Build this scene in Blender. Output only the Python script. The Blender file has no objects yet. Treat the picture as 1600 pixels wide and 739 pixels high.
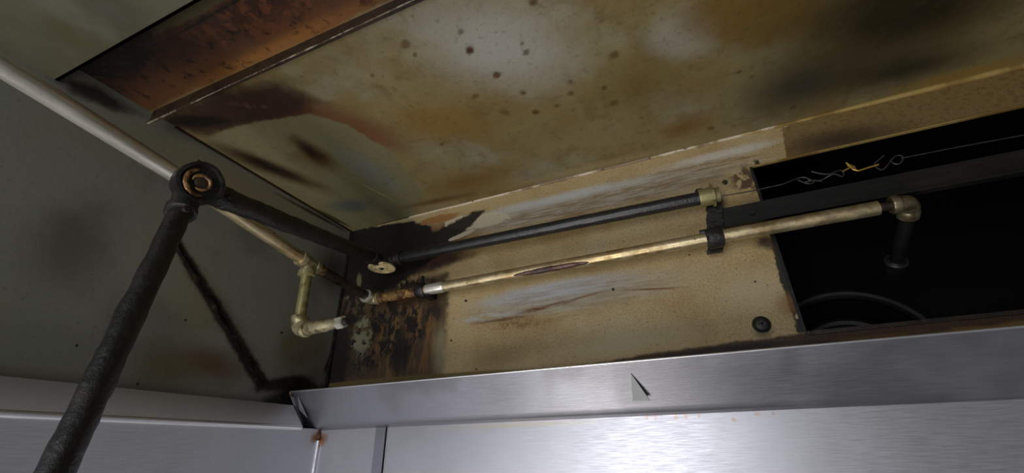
import bpy, math, random
from mathutils import Vector, Matrix, noise
random.seed(7)
scene = bpy.context.scene
COL = scene.collection
H = 1.72            # camera height above the kitchen floor; everything below is measured from the lens and lifted by H

# ------------------------------------------------------------------ camera, world, light, exposure
F_PX = 670.88
RC = (Matrix.Rotation(math.radians(22.4554), 3, 'Z') @ Matrix.Rotation(math.radians(116.6809), 3, 'X')
      @ Matrix.Rotation(math.radians(-1.3029), 3, 'Z'))
cd = bpy.data.cameras.new('camera'); cam = bpy.data.objects.new('camera', cd); COL.objects.link(cam)
cd.sensor_fit = 'HORIZONTAL'; cd.sensor_width = 36.0; cd.lens = 36.0 * F_PX / 1600.0
cd.clip_start = 0.01; cd.clip_end = 50
M4 = RC.to_4x4(); M4.translation = Vector((0, 0, H)); cam.matrix_world = M4
scene.camera = cam

w = bpy.data.worlds.new('kitchen_ambient'); scene.world = w; w.use_nodes = True
w.node_tree.nodes['Background'].inputs[0].default_value = (0.95, 0.97, 1.0, 1)
w.node_tree.nodes['Background'].inputs[1].default_value = 0.10

def area(name, loc, target, sx, sy, power, col):
    l = bpy.data.lights.new(name, 'AREA'); l.shape = 'RECTANGLE'; l.size = sx; l.size_y = sy
    l.energy = power; l.color = col
    o = bpy.data.objects.new(name, l); COL.objects.link(o)
    o.location = Vector(loc) + Vector((0, 0, H))
    d = Vector(target) - Vector(loc)
    o.rotation_euler = d.to_track_quat('-Z', 'Y').to_euler()
    return o
area('kitchen_strip_light', (-0.36, -1.35, -0.05), (-0.1, 0.8, 0.15), 0.40, 0.75, 13.5, (0.94, 0.96, 1.0))
area('kitchen_bounce_light', (-0.48, -0.45, -1.0), (-0.2, 0.5, 0.5), 0.62, 0.9, 14, (1.0, 0.97, 0.90))

vs = scene.view_settings
vs.view_transform = 'Standard'; vs.look = 'None'; vs.exposure = 0.0; vs.gamma = 1.0; vs.use_curve_mapping = False

# ------------------------------------------------------------------ pixel rays
def ray(px, py):
    return RC @ Vector((px - 800.0, 369.5 - py, -F_PX))
def at(px, py, ax, val):
    v = ray(px, py); return v * (val / v[ax])
FWD = RC @ Vector((0, 0, -1))
def dep(px, py, d):
    v = ray(px, py); return v * (d / v.dot(FWD))
XW, YW, ZC = -0.808, 0.80, 0.553      # end wall, rear wall, plenum ceiling
XL, YL = -0.757, 0.752                # lower cladding stands proud of both walls

def C(r, g, b):
    f = lambda c: (c / 255 / 12.92) if c / 255 <= .04045 else ((c / 255 + .055) / 1.055) ** 2.4
    return (f(r), f(g), f(b), 1)

# ------------------------------------------------------------------ node helpers
def stain_group():
    g = bpy.data.node_groups.new('stain', 'ShaderNodeTree')
    I = g.interface
    for n, t in (('Coord', 'NodeSocketVector'), ('Centre', 'NodeSocketVector'), ('Angle', 'NodeSocketFloat'),
                 ('InvRadii', 'NodeSocketVector'), ('Soft', 'NodeSocketFloat'), ('NoiseScale', 'NodeSocketFloat'),
                 ('NoiseAmp', 'NodeSocketFloat')):
        I.new_socket(n, in_out='INPUT', socket_type=t)
    I.new_socket('Mask', in_out='OUTPUT', socket_type='NodeSocketFloat')
    N, L = g.nodes, g.links
    i = N.new('NodeGroupInput'); o = N.new('NodeGroupOutput')
    sub = N.new('ShaderNodeVectorMath'); sub.operation = 'SUBTRACT'
    L.new(i.outputs['Coord'], sub.inputs[0]); L.new(i.outputs['Centre'], sub.inputs[1])
    rot = N.new('ShaderNodeVectorRotate'); rot.rotation_type = 'Z_AXIS'; rot.invert = True
    L.new(sub.outputs[0], rot.inputs['Vector']); L.new(i.outputs['Angle'], rot.inputs['Angle'])
    mul = N.new('ShaderNodeVectorMath'); mul.operation = 'MULTIPLY'
    L.new(rot.outputs[0], mul.inputs[0]); L.new(i.outputs['InvRadii'], mul.inputs[1])
    ln = N.new('ShaderNodeVectorMath'); ln.operation = 'LENGTH'; L.new(mul.outputs[0], ln.inputs[0])
    nz = N.new('ShaderNodeTexNoise'); nz.inputs['Detail'].default_value = 5; nz.inputs['Roughness'].default_value = .62
    L.new(i.outputs['Coord'], nz.inputs['Vector']); L.new(i.outputs['NoiseScale'], nz.inputs['Scale'])
    s = N.new('ShaderNodeMath'); s.operation = 'SUBTRACT'; s.inputs[1].default_value = .5; L.new(nz.outputs[0], s.inputs[0])
    m = N.new('ShaderNodeMath'); m.operation = 'MULTIPLY_ADD'
    L.new(s.outputs[0], m.inputs[0]); L.new(i.outputs['NoiseAmp'], m.inputs[1]); L.new(ln.outputs['Value'], m.inputs[2])
    lo = N.new('ShaderNodeMath'); lo.operation = 'SUBTRACT'; lo.inputs[0].default_value = 1.0; L.new(i.outputs['Soft'], lo.inputs[1])
    mr = N.new('ShaderNodeMapRange'); mr.interpolation_type = 'SMOOTHSTEP'
    L.new(m.outputs[0], mr.inputs['Value']); L.new(lo.outputs[0], mr.inputs['From Min']); mr.inputs['From Max'].default_value = 1.0
    mr.inputs['To Min'].default_value = 1.0; mr.inputs['To Max'].default_value = 0.0
    L.new(mr.outputs[0], o.inputs[0])
    return g
SG = stain_group()

class Mat:
    """a principled material whose colour is built up layer on layer"""
    def __init__(s, name, base, rough=.5, metal=0.0, plane=None, spec=.5):
        s.m = bpy.data.materials.new(name); s.m.use_nodes = True
        s.N, s.L = s.m.node_tree.nodes, s.m.node_tree.links
        s.b = s.N['Principled BSDF']
        s.b.inputs['Roughness'].default_value = rough; s.b.inputs['Metallic'].default_value = metal
        s.b.inputs['Specular IOR Level'].default_value = spec
        tc = s.N.new('ShaderNodeTexCoord'); s.co = tc.outputs['Object']
        s.plane = plane
        if plane:
            sep = s.N.new('ShaderNodeSeparateXYZ'); s.L.new(s.co, sep.inputs[0])
            cmb = s.N.new('ShaderNodeCombineXYZ')
            s.L.new(sep.outputs[plane[0]], cmb.inputs[0]); s.L.new(sep.outputs[plane[1]], cmb.inputs[1])
            s.co = cmb.outputs[0]
        rgb = s.N.new('ShaderNodeRGB'); rgb.outputs[0].default_value = base; s.c = rgb.outputs[0]
        s.rf = None; s.low = None
    def math(s, op, a, b=None):
        n = s.N.new('ShaderNodeMath'); n.operation = op
        for k, v in enumerate((a, b)):
            if v is None: continue
            if isinstance(v, (int, float)): n.inputs[k].default_value = v
            else: s.L.new(v, n.inputs[k])
        return n.outputs[0]
    def scaled(s, sc, off=(0, 0, 0), ang=0):
        mp = s.N.new('ShaderNodeMapping'); mp.inputs['Scale'].default_value = sc; mp.inputs['Location'].default_value = off
        mp.inputs['Rotation'].default_value = (0, 0, ang); s.L.new(s.co, mp.inputs[0]); return mp.outputs[0]
    def noise(s, scale, lo=.4, hi=.6, detail=4, rough=.6, stretch=(1, 1, 1), off=(0, 0, 0), ang=0, dist=0):
        n = s.N.new('ShaderNodeTexNoise'); n.inputs['Scale'].default_value = scale
        n.inputs['Detail'].default_value = detail; n.inputs['Roughness'].default_value = rough; n.inputs['Distortion'].default_value = dist
        s.L.new(s.scaled(stretch, off, ang), n.inputs['Vector'])
        if lo is None: return n.outputs[0]
        r = s.N.new('ShaderNodeMapRange'); r.interpolation_type = 'SMOOTHSTEP'
        r.inputs['From Min'].default_value = lo; r.inputs['From Max'].default_value = hi
        s.L.new(n.outputs[0], r.inputs[0]); return r.outputs[0]
    def layer(s, col, mask, k=1.0):
        x = s.N.new('ShaderNodeMix'); x.data_type = 'RGBA'
        s.L.new(s.c, x.inputs[6]); x.inputs[7].default_value = col
        f = mask if k == 1.0 else s.math('MULTIPLY', mask, k)
        s.L.new(f, x.inputs[0]); s.c = x.outputs[2]; return s
    def mask(s, u, v, ru, rv, ang=0, soft=.5, ns=20, na=.5):
        g = s.N.new('ShaderNodeGroup'); g.node_tree = SG
        s.L.new(s.co, g.inputs['Coord']); g.inputs['Centre'].default_value = (u, v, 0)
        g.inputs['Angle'].default_value = ang; g.inputs['InvRadii'].default_value = (1 / ru, 1 / rv, 0)
        g.inputs['Soft'].default_value = soft; g.inputs['NoiseScale'].default_value = ns; g.inputs['NoiseAmp'].default_value = na
        return g.outputs[0]
    def _uv(s, px, py):
        a, b = s.plane; k = 3 - a - b
        p = at(px, py, k, s.low if s.low is not None else (XW, YW, ZC)[k]); return p[a], p[b]
    def pmask(s, a, b, minor, soft=.5, ns=20, na=.5):
        """a mark lying between two photograph points on this surface, minor half-width in metres"""
        u0, v0 = s._uv(*a); u1, v1 = s._uv(*b)
        return s.mask((u0 + u1) / 2, (v0 + v1) / 2, max(math.hypot(u1 - u0, v1 - v0) / 2, 1e-3), minor, math.atan2(v1 - v0, u1 - u0), soft, ns, na)
    def stain(s, col, a, b, minor, k=1.0, soft=.5, ns=20, na=.5, by=None):
        m = s.pmask(a, b, minor, soft, ns, na)
        if by is not None: m = s.math('MULTIPLY', m, by)
        return s.layer(col, m, k)
    def poly(s, pts, soft=.006, ns=40, na=.012):
        """a convex mark outlined by photograph points on this surface; soft edge and ragged amplitude in metres"""
        P = [s._uv(*p) for p in pts]
        cu = sum(p[0] for p in P) / len(P); cv = sum(p[1] for p in P) / len(P)
        cur = None
        for (a, b) in zip(P, P[1:] + P[:1]):
            n = Vector((-(b[1] - a[1]), b[0] - a[0])).normalized()
            if n.dot(Vector((cu - a[0], cv - a[1]))) < 0: n = -n
            d = s.N.new('ShaderNodeVectorMath'); d.operation = 'DOT_PRODUCT'; d.inputs[1].default_value = (n.x, n.y, 0); s.L.new(s.co, d.inputs[0])
            e = s.math('SUBTRACT', d.outputs['Value'], n.x * a[0] + n.y * a[1])
            cur = e if cur is None else s.math('MINIMUM', cur, e)
        nz = s.noise(ns, None, detail=7, rough=.68)
        e = s.math('ADD', cur, s.math('MULTIPLY', s.math('SUBTRACT', nz, .5), na * 4))
        r = s.N.new('ShaderNodeMapRange'); r.interpolation_type = 'SMOOTHSTEP'
        r.inputs['From Min'].default_value = -soft; r.inputs['From Max'].default_value = soft
        s.L.new(e, r.inputs[0]); return r.outputs[0]
    def patch(s, col, pts, k=1.0, soft=.006, ns=40, na=.012, by=None):
        m = s.poly(pts, soft, ns, na)
        if by is not None: m = s.math('MULTIPLY', m, by)
        return s.layer(col, m, k)
    def rough_by(s, mask, val):
        x = s.N.new('ShaderNodeMix'); x.data_type = 'FLOAT'
        if s.rf is None: x.inputs[2].default_value = s.b.inputs['Roughness'].default_value
        else: s.L.new(s.rf, x.inputs[2])
        x.inputs[3].default_value = val; s.L.new(mask, x.inputs[0]); s.rf = x.outputs[0]; return s
    def metal_by(s, mask, hi, lo):
        r = s.N.new('ShaderNodeMapRange'); r.inputs['To Min'].default_value = hi; r.inputs['To Max'].default_value = lo
        s.L.new(mask, r.inputs[0]); s.L.new(r.outputs[0], s.b.inputs['Metallic']); return s
    def done(s, bump=None, dist=.001, strength=.5):
        s.L.new(s.c, s.b.inputs['Base Color'])
        if s.rf is not None: s.L.new(s.rf, s.b.inputs['Roughness'])
        if bump is not None:
            bp = s.N.new('ShaderNodeBump'); bp.inputs['Distance'].default_value = dist; bp.inputs['Strength'].default_value = strength
            s.L.new(bump, bp.inputs['Height']); s.L.new(bp.outputs[0], s.b.inputs['Normal'])
        return s.m

# ------------------------------------------------------------------ mesh helpers
def link(name, me, parent=None, mat=None, smooth=None):
    o = bpy.data.objects.new(name, me); COL.objects.link(o)
    if parent is not None:
        o.parent = parent
        p = parent; off = Vector((0, 0, 0))
        while p is not None: off += p.location; p = p.parent
        o.location = -off if me is not None else (0, 0, 0)
    if mat is not None and me is not None: me.materials.append(mat)
    if smooth is not None and me is not None:
        me.shade_smooth()
        if smooth: me.set_sharp_from_angle(angle=math.radians(smooth))
    return o
def mesh(name, v, f):
    me = bpy.data.meshes.new(name); me.from_pydata([tuple(x) for x in v], [], f); me.validate(); me.update(); return me
def tag(o, label=None, cat=None, group=None, kind=None):
    if label: o['label'] = label
    if cat: o['category'] = cat
    if group: o['group'] = group
    if kind: o['kind'] = kind
    return o
def empty(name, loc):
    o = bpy.data.objects.new(name, None); COL.objects.link(o); o.location = loc; o.empty_display_size = .03; return o
class MB:
    def __init__(s): s.v = []; s.f = []
    def add(s, v, f):
        k = len(s.v); s.v += [Vector(x) for x in v]; s.f += [tuple(i + k for i in q) for q in f]; return s
    def box(s, a, b):
        (x0, y0, z0), (x1, y1, z1) = a, b
        v = [(x0, y0, z0), (x1, y0, z0), (x1, y1, z0), (x0, y1, z0), (x0, y0, z1), (x1, y0, z1), (x1, y1, z1), (x0, y1, z1)]
        return s.add(v, [(3, 2, 1, 0), (4, 5, 6, 7), (0, 1, 5, 4), (1, 2, 6, 5), (2, 3, 7, 6), (3, 0, 4, 7)])
    def prism(s, prof0, prof1):
        """closed solid between two matching profiles"""
        n = len(prof0)
        f = [(i, (i + 1) % n, n + (i + 1) % n, n + i) for i in range(n)] + [tuple(range(n - 1, -1, -1)), tuple(range(n, 2 * n))]
        return s.add(list(prof0) + list(prof1), f)
    def sweep(s, pts, rad, seg=20, lump=0, lfreq=60, cap=True, seed=0, flat=None):
        pts = [Vector(p) for p in pts]; n = len(pts)
        rad = rad if isinstance(rad, (list, tuple)) else [rad] * n
        up = None; rings = []
        for i, p in enumerate(pts):
            t = (pts[min(i + 1, n - 1)] - pts[max(i - 1, 0)]).normalized()
            if up is None:
                a = Vector((0, 0, 1)) if abs(t.z) < .9 else Vector((1, 0, 0)); up = (a - t * a.dot(t)).normalized()
            else: up = (up - t * up.dot(t)).normalized()
            sd = t.cross(up)
            ring = []
            for k in range(seg):
                a = 2 * math.pi * k / seg
                d = up * math.cos(a) + sd * math.sin(a)
                r = rad[i]
                if lump:
                    q = (p + d * rad[i]) * lfreq + Vector((seed, 0, 0))
                    r += lump * max(-.4, noise.fractal(q, 1.0, 2.0, 3) ) 
                ring.append(p + d * r)
            rings.append(ring)
        v = [x for r in rings for x in r]
        f = [(i * seg + k, i * seg + (k + 1) % seg, (i + 1) * seg + (k + 1) % seg, (i + 1) * seg + k) for i in range(n - 1) for k in range(seg)]
        if cap: f += [tuple(range(seg - 1, -1, -1)), tuple((n - 1) * seg + k for k in range(seg))]
        return s.add(v, f)
    def build(s, name, mat, parent=None, smooth=35):
        me = mesh(name, s.v, s.f); return link(name, me, parent, mat, smooth)
def lin(a, b, n): a, b = Vector(a), Vector(b); return [a.lerp(b, i / n) for i in range(n + 1)]
def lathe(a, b, prof, seg=24, **k):
    """turned shape along a-b, prof = [(t, radius)]"""
    a, b = Vector(a), Vector(b)
    m = MB(); pts = [a.lerp(b, t + 1e-6 * i) for i, (t, r) in enumerate(prof)]
    d = (b - a).normalized()
    # straight axis: build rings directly so that repeated stations keep the axis direction
    up = Vector((0, 0, 1)) if abs(d.z) < .9 else Vector((1, 0, 0)); up = (up - d * up.dot(d)).normalized(); sd = d.cross(up)
    v = []; n = len(prof)
    lump = k.get('lump', 0)
    for (t, r) in prof:
        c = a.lerp(b, t)
        for j in range(seg):
            an = 2 * math.pi * j / seg; dd = up * math.cos(an) + sd * math.sin(an)
            rr = r
            if lump and r > 0.002: rr += lump * noise.fractal((c + dd * r) * k.get('lfreq', 70), 1, 2, 3)
            v.append(c + dd * rr)
    f = [(i * seg + q, i * seg + (q + 1) % seg, (i + 1) * seg + (q + 1) % seg, (i + 1) * seg + q) for i in range(n - 1) for q in range(seg)]
    f += [tuple(range(seg - 1, -1, -1)), tuple((n - 1) * seg + q for q in range(seg))]
    return m.add(v, f)
def strap(c, d, hw, ri, ro, lump=.0025):
    m = lathe(c - d * hw, c + d * hw, [(0, ri), (0, ro * .9), (.15, ro), (.85, ro), (1, ro * .9), (1, ri), (0, ri)], 24, lump=0)
    m.f = [q for q in m.f if len(q) == 4]
    for v in m.v:
        r = v - c; a = r - d * r.dot(d)
        if a.length > ri * 1.05: v += a.normalized() * lump * max(-.3, noise.fractal(v * 90, 1, 2, 3))
    return m
def arc(c, a, b, n=10):
    """quarter bend from a to b round corner c"""
    c, a, b = Vector(c), Vector(a), Vector(b); o = a + b - c
    return [o + (a - o) * math.cos(t) + (b - o) * math.sin(t) for t in [math.pi / 2 * i / n for i in range(n + 1)]]

# ------------------------------------------------------------------ surface materials
def mat_ceiling():
    m = Mat('greasy_ceiling_steel', C(128, 116, 80), rough=.5, plane=(0, 1), spec=.4)
    m.layer(C(114, 94, 54), m.noise(4.5, .40, .64, 5), .7)
    m.layer(C(138, 136, 122), m.noise(5.5, .50, .70, 5, off=(3, 1, 0)), .6)
    m.layer(C(92, 76, 40), m.noise(16, .48, .66, 6, .68, dist=.6), .45)
    # cleaner grey steel
    m.stain(C(160, 158, 152), (560, 10), (960, 120), .13, .85, 1.0, 9, .6)
    m.stain(C(156, 154, 146), (690, 40), (860, 110), .07, .6, .9, 14, .8)
    m.stain(C(146, 142, 130), (990, 40), (1130, 70), .06, .75, .7, 14, .8)
    # ochre and rusty browns
    m.stain(C(122, 92, 38), (560, 170), (800, 210), .085, .75, 1.0, 8, .7)
    m.stain(C(104, 76, 28), (640, 310), (860, 250), .06, .7, 1.0, 9, .7)
    m.stain(C(98, 78, 32), (900, 160), (1100, 110), .09, .7, 1.0, 8, .8)
    m.stain(C(104, 80, 30), (1030, 10), (1330, 30), .085, .85, .6, 10, .8)
    m.stain(C(106, 76, 30), (1010, 220), (1150, 170), .05, .7, 1.0, 12, .7)
    m.stain(C(146, 132, 98), (760, 300), (1160, 205), .022, .7, 1.0, 14, .6)
    # soot and light falloff to the right, both painted dark
    m.stain(C(54, 51, 43), (1090, 170), (1440, 90), .12, .95, 1.0, 8, .5)
    m.stain(C(38, 31, 19), (1120, 30), (1700, 0), .16, .95, .9, 6, .5)
    m.stain(C(32, 26, 15), (1240, 150), (1620, 60), .07, .9, 1.0, 8, .4)
    m.stain(C(136, 108, 46), (1360, 152), (1680, 72), .026, .85, 1.0, 10, .4)
    # reddish coat below the angle bar
    m.stain(C(104, 70, 46), (300, 140), (680, 240), .080, .95, .7, 9, .5)
    m.stain(C(112, 78, 48), (480, 165), (660, 245), .035, .6, 1.0, 14, .5)
    m.patch(C(50, 31, 27), [(215, 195), (330, 140), (430, 128), (500, 160), (455, 190), (330, 214)], .95, .022, 34, .012)
    m.stain(C(20, 15, 14), (235, 190), (390, 188), .022, .9, .7, 36, .8)
    m.stain(C(96, 66, 50), (340, 160), (440, 170), .010, .6, .6, 60, 1.0, by=m.noise(60, .48, .54, 6))
    # scraped, paler patch with a ragged upper edge
    m.patch(C(116, 110, 82), [(322, 222), (335, 201), (400, 191), (470, 173), (545, 196), (610, 236), (660, 300), (640, 345), (560, 362)], .96, .004, 44, .0045)
    m.stain(C(108, 112, 102), (500, 215), (640, 310), .05, .8, .8, 14, .6)
    m.stain(C(78, 84, 82), (500, 325), (600, 318), .045, .85, .8, 14, .5)
    m.stain(C(92, 72, 36), (420, 235), (540, 262), .055, .6, 1.0, 22, .7)
    m.stain(C(78, 52, 24), (430, 202), (540, 272), .042, .95, .9, 22, .6)
    m.stain(C(34, 22, 13), (452, 206), (512, 262), .026, .95, .9, 22, .7)
    m.stain(C(60, 40, 22), (270, 200), (545, 312), .042, .97, .8, 22, .5)
    m.stain(C(24, 16, 13), (350, 230), (490, 290), .022, .97, .8, 30, .7)
    m.stain(C(30, 22, 16), (480, 318), (560, 362), .010, .8, .8, 40, .8)
    m.stain(C(166, 152, 116), (535, 272), (640, 326), .0022, .8, .9, 60, .9)
    m.stain(C(150, 138, 104), (590, 292), (690, 330), .0014, .6, .9, 60, .9)
    m.stain(C(84, 58, 24), (600, 330), (780, 295), .018, .8, .9, 22, .8)
    m.stain(C(22, 15, 12), (552, 362), (720, 322), .011, .97, .5, 44, .9)
    m.stain(C(138, 92, 46), (600, 352), (700, 328), .004, .8, .6, 60, .9)
    m.stain(C(150, 148, 142), (790, 300), (1150, 216), .006, .75, .8, 30, .7)
    m.stain(C(96, 60, 30), (760, 306), (960, 268), .0035, .8, .8, 40, .9)
    # ceiling in front of the angle bar, caked, with a painted highlight by the web
    m.patch(C(84, 52, 30), [(60, 130), (222, 180), (700, -40), (600, -160), (240, -40)], .97, .006, 20, .003)
    m.stain(C(140, 94, 48), (250, 164), (680, -46), .020, .8, 1.0, 14, .4)  # orange highlight along the bar web, put into the ceiling colour
    m.patch(C(50, 29, 23), [(80, 135), (190, 160), (330, 90), (640, -70), (560, -170), (250, -40)], .95, .030, 26, .012)
    m.stain(C(96, 56, 34), (260, 80), (620, -80), .05, .7, .8, 40, 1.0, by=m.noise(55, .48, .58, 6))
    m.patch(C(26, 18, 16), [(80, 135), (222, 178), (640, -20), (560, -170), (250, -40)], .8, .02, 30, .01, by=m.noise(48, .54, .62, 6, .7, off=(6, 2, 0)))
    m.stain(C(16, 13, 12), (40, 140), (300, 50), .045, .97, .6, 34, .9)
    m.stain(C(18, 14, 13), (100, 140), (200, 150), .05, .9, .6, 40, 1.0)
    m.stain(C(70, 64, 42), (235, 55), (440, -70), .012, .85, .3, 40, .9)
    m.stain(C(20, 15, 13), (250, 70), (440, -40), .003, .9, .6, 50, 1.2)
    # drips
    for (x, y, r) in ((733, 78, 11), (822, 82, 8), (816, 68, 6), (775, 118, 10), (818, 145, 10), (892, 128, 8), (836, 175, 10), (871, 165, 7),
                      (892, 146, 8), (742, 150, 9), (944, 138, 7), (960, 160, 10), (833, 5, 12), (636, 70, 14), (960, 85, 12), (1110, 200, 8),
                      (1175, 120, 6), (1240, 168, 6), (1155, 112, 5), (790, 176, 14), (720, 50, 9), (648, 86, 6), (582, 118, 6), (690, 225, 5)):
        strong = (x, y) == (733, 78); mid = (x, y) in ((775, 118), (818, 145), (833, 5), (836, 175))
        m.stain(C(66, 34, 10) if strong else C(78, 56, 24), (x - r * .8, y - r * .3), (x + r * .8, y + r * .3), .0036 * r / 5 + .003, .97 if strong else (.92 if mid else .7), .8, 46, 1.8)
    m.layer(C(70, 58, 34), m.noise(70, .54, .68, 5, .7), .35)
    m.layer(C(40, 32, 18), m.noise(260, .60, .70, 3), .35)
    g = m.noise(7, .4, .62, 3, off=(9, 4, 0)); m.rough_by(g, .38)
    return m.done(m.noise(60, None, detail=6, rough=.65), .0018, .45)

def mat_wallback():
    m = Mat('greasy_plenum_wall', C(172, 152, 110), rough=.55, plane=(0, 2), spec=.35)
    m.layer(C(146, 120, 74), m.noise(8, .42, .66, 4), .6)
    m.layer(C(178, 166, 132), m.noise(6, .5, .7, 3, off=(5, 2, 0)), .55)
    grain = m.noise(300, .46, .64, 5, .8)
    m.layer(C(92, 66, 32), grain, .5)
    m.layer(C(176, 162, 128), m.noise(230, .54, .68, 3, .7, off=(7, 7, 0)), .4)
    a = math.radians(4)
    brush = m.noise(13, .42, .60, 7, .72, stretch=(.9, 12, 1), ang=a)
    brush2 = m.noise(11, .42, .58, 7, .74, stretch=(1.1, 15, 1), off=(4, 3, 0), ang=a)
    # wiped, paler steel with brush streaks
    m.stain(C(164, 160, 148), (640, 378), (1262, 232), .040, .85, .6, 24, .5)
    m.stain(C(120, 92, 50), (700, 372), (1262, 236), .036, .75, .6, 24, .5, by=brush2)
    m.stain(C(176, 176, 174), (690, 350), (1080, 264), .017, .9, .9, 16, .5)
    m.stain(C(186, 180, 168), (1000, 272), (1260, 210), .016, .9, .8, 16, .4)
    m.stain(C(104, 74, 38), (980, 280), (1230, 236), .020, .8, .7, 20, .6, by=m.noise(12, .5, .56, 7, .74, stretch=(1.0, 22, 1), off=(2, 6, 0), ang=a))
    m.stain(C(150, 152, 148), (690, 496), (1150, 418), .046, .7, .8, 14, .5)
    m.stain(C(160, 164, 170), (705, 484), (1020, 424), .028, .9, .8, 16, .5)
    m.stain(C(128, 104, 62), (690, 500), (1120, 430), .050, .5, .5, 22, .6, by=brush)
    m.stain(C(158, 160, 158), (700, 505), (850, 482), .012, .85, .6, 26, .7, by=m.noise(26, .42, .54, 6, .7, stretch=(1, 4, 1), off=(6, 6, 0)))
    m.stain(C(172, 160, 130), (1110, 480), (1250, 420), .055, .75, .9, 12, .6)
    m.stain(C(168, 156, 126), (830, 560), (1150, 505), .032, .7, .9, 14, .6)
    m.stain(C(112, 92, 54), (715, 575), (860, 540), .035, .5, 1.0, 14, .5)
    m.stain(C(96, 56, 20), (780, 497), (925, 462), .0075, .95, .8, 26, .8, by=m.noise(16, .36, .5, 5, .7, stretch=(1.2, 9, 1), off=(1, 7, 0), ang=math.radians(8)))
    m.stain(C(92, 58, 24), (722, 508), (850, 490), .006, .85, .8, 30, .9, by=m.noise(20, .38, .5, 5, .7, stretch=(1.2, 7, 1), off=(3, 7, 0)))
    m.stain(C(112, 72, 30), (870, 475), (960, 450), .004, .85, .9, 24, .8)
    m.stain(C(106, 66, 26), (945, 455), (1095, 448), .0035, .85, .9, 24, .9)
    m.stain(C(104, 74, 34), (735, 512), (890, 500), .014, .7, .9, 34, .8, by=m.noise(120, .42, .55, 3))
    m.stain(C(112, 78, 36), (690, 418), (980, 345), .016, .6, 1.0, 24, .8, by=grain)
    for (x, y, r) in ((728, 470, 3), (1133, 285, 6), (785, 426, 2.5), (1077, 398, 2), (705, 532, 2), (958, 452, 3), (744, 577, 2), (1180, 440, 2)):
        m.stain(C(22, 16, 12), (x - r, y), (x + r, y), .0013 * r, .95, .5, 90, .9)
    # band above the opening keeps its brown coat
    band = m.poly([(1222, 200), (1232, 270), (2000, 130), (2000, -60)], .0015, 120, .0018)
    m.layer(C(112, 92, 54), band, .97)
    m.layer(C(92, 68, 36), m.math('MULTIPLY', band, m.noise(120, .5, .62, 4)), .6)
    m.stain(C(52, 38, 22), (1180, 244), (1460, 190), .04, .9, .9, 18, .5, by=band)
    # caked corner
    m.stain(C(96, 64, 36), (540, 420), (790, 350), .085, .9, .6, 22, .6)
    m.stain(C(186, 176, 150), (690, 352), (800, 338), .022, .9, .14, 50, .8)
    m.stain(C(62, 40, 34), (560, 430), (760, 385), .045, .9, .6, 34, .9)
    m.patch(C(15, 13, 12), [(530, 362), (640, 346), (672, 352), (690, 385), (668, 412), (610, 452), (520, 470)], 1.0, .004, 40, .008)
    m.patch(C(17, 13, 13), [(640, 410), (672, 366), (742, 330), (765, 326), (736, 352), (690, 402)], .97, .004, 50, .006)
    m.stain(C(48, 30, 28), (620, 432), (760, 392), .014, .9, .8, 50, 1.0)
    m.stain(C(142, 100, 52), (650, 350), (722, 334), .012, .95, .25, 60, 1.0)
    m.stain(C(176, 170, 148), (698, 377), (746, 357), .0065, .95, .2, 60, .6)
    m.patch(C(64, 48, 32), [(500, 470), (640, 440), (700, 425), (700, 480), (690, 600), (480, 640)], .96, .008, 30, .010)
    drip = m.noise(22, .46, .56, 6, .7, stretch=(2.2, .30, 1))
    m.stain(C(112, 82, 46), (575, 545), (705, 535), .12, .9, .4, 24, .5, by=drip)
    m.stain(C(140, 132, 100), (672, 550), (704, 545), .09, .8, .8, 26, .7)
    blotch = m.noise(44, .46, .53, 6, .72, stretch=(1, .55, 1), off=(2, 8, 0))
    m.stain(C(22, 16, 14), (500, 510), (690, 480), .15, 1.0, .3, 22, .6, by=blotch)
    m.stain(C(20, 15, 13), (604, 555), (648, 550), .075, .92, .6, 40, .9)
    m.stain(C(16, 13, 12), (500, 560), (560, 545), .14, .95, .6, 34, .9)
    m.stain(C(14, 12, 11), (556, 446), (632, 440), .026, .97, .4, 40, .5)
    m.stain(C(100, 100, 68), (556, 440), (566, 436), .028, .8, .6, 60, .6)
    m.stain(C(60, 40, 26), (600, 470), (690, 455), .035, .8, .7, 40, .9)
    m.stain(C(108, 108, 84), (548, 530), (584, 522), .055, .9, .35, 44, 1.0, by=m.noise(50, .44, .51, 5))
    m.stain(C(34, 24, 18), (672, 492), (692, 480), .035, .9, .6, 60, .9)
    m.stain(C(16, 12, 10), (652, 520), (658, 516), .008, .9, .6, 60, .9)
    # sooty margin beside the opening
    m.stain(C(62, 44, 26), (1140, 262), (1200, 300), .040, .9, .6, 50, .9, by=m.noise(60, .42, .52, 5))
    m.patch(C(24, 21, 20), [(1160, 255), (1185, 250), (1275, 515), (1236, 522), (1214, 420)], .97, .002, 70, .0045)
    m.stain(C(48, 32, 26), (1172, 380), (1230, 378), .018, .9, .7, 60, .9)
    m.stain(C(118, 82, 42), (1214, 452), (1262, 500), .030, .7, .9, 40, .9)
    m.stain(C(190, 170, 140), (1243, 490), (1252, 496), .008, .9, .4, 90, .9)
    m.stain(C(56, 40, 22), (1170, 522), (1215, 512), .020, .7, .9, 40, .7)
    # brown run-off along the lower edge
    m.stain(C(100, 84, 46), (420, 612), (900, 575), .012, .9, .3, 20, .3)
    m.patch(C(56, 34, 17), [(640, 625), (830, 584), (1040, 549), (1262, 519), (2000, 452), (2000, 640)], .98, .003, 22, .0035)
    m.patch(C(34, 20, 13), [(860, 596), (1000, 566), (1262, 530), (1560, 508), (1560, 540), (900, 610)], .8, .010, 30, .008, by=m.noise(24, .40, .56, 5, stretch=(1, 5, 1), off=(3, 1, 0)))
    m.stain(C(96, 68, 32), (840, 578), (1980, 470), .006, .8, .7, 30, 1.0, by=m.noise(20, .44, .54, 5, stretch=(1, 5, 1)))
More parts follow.
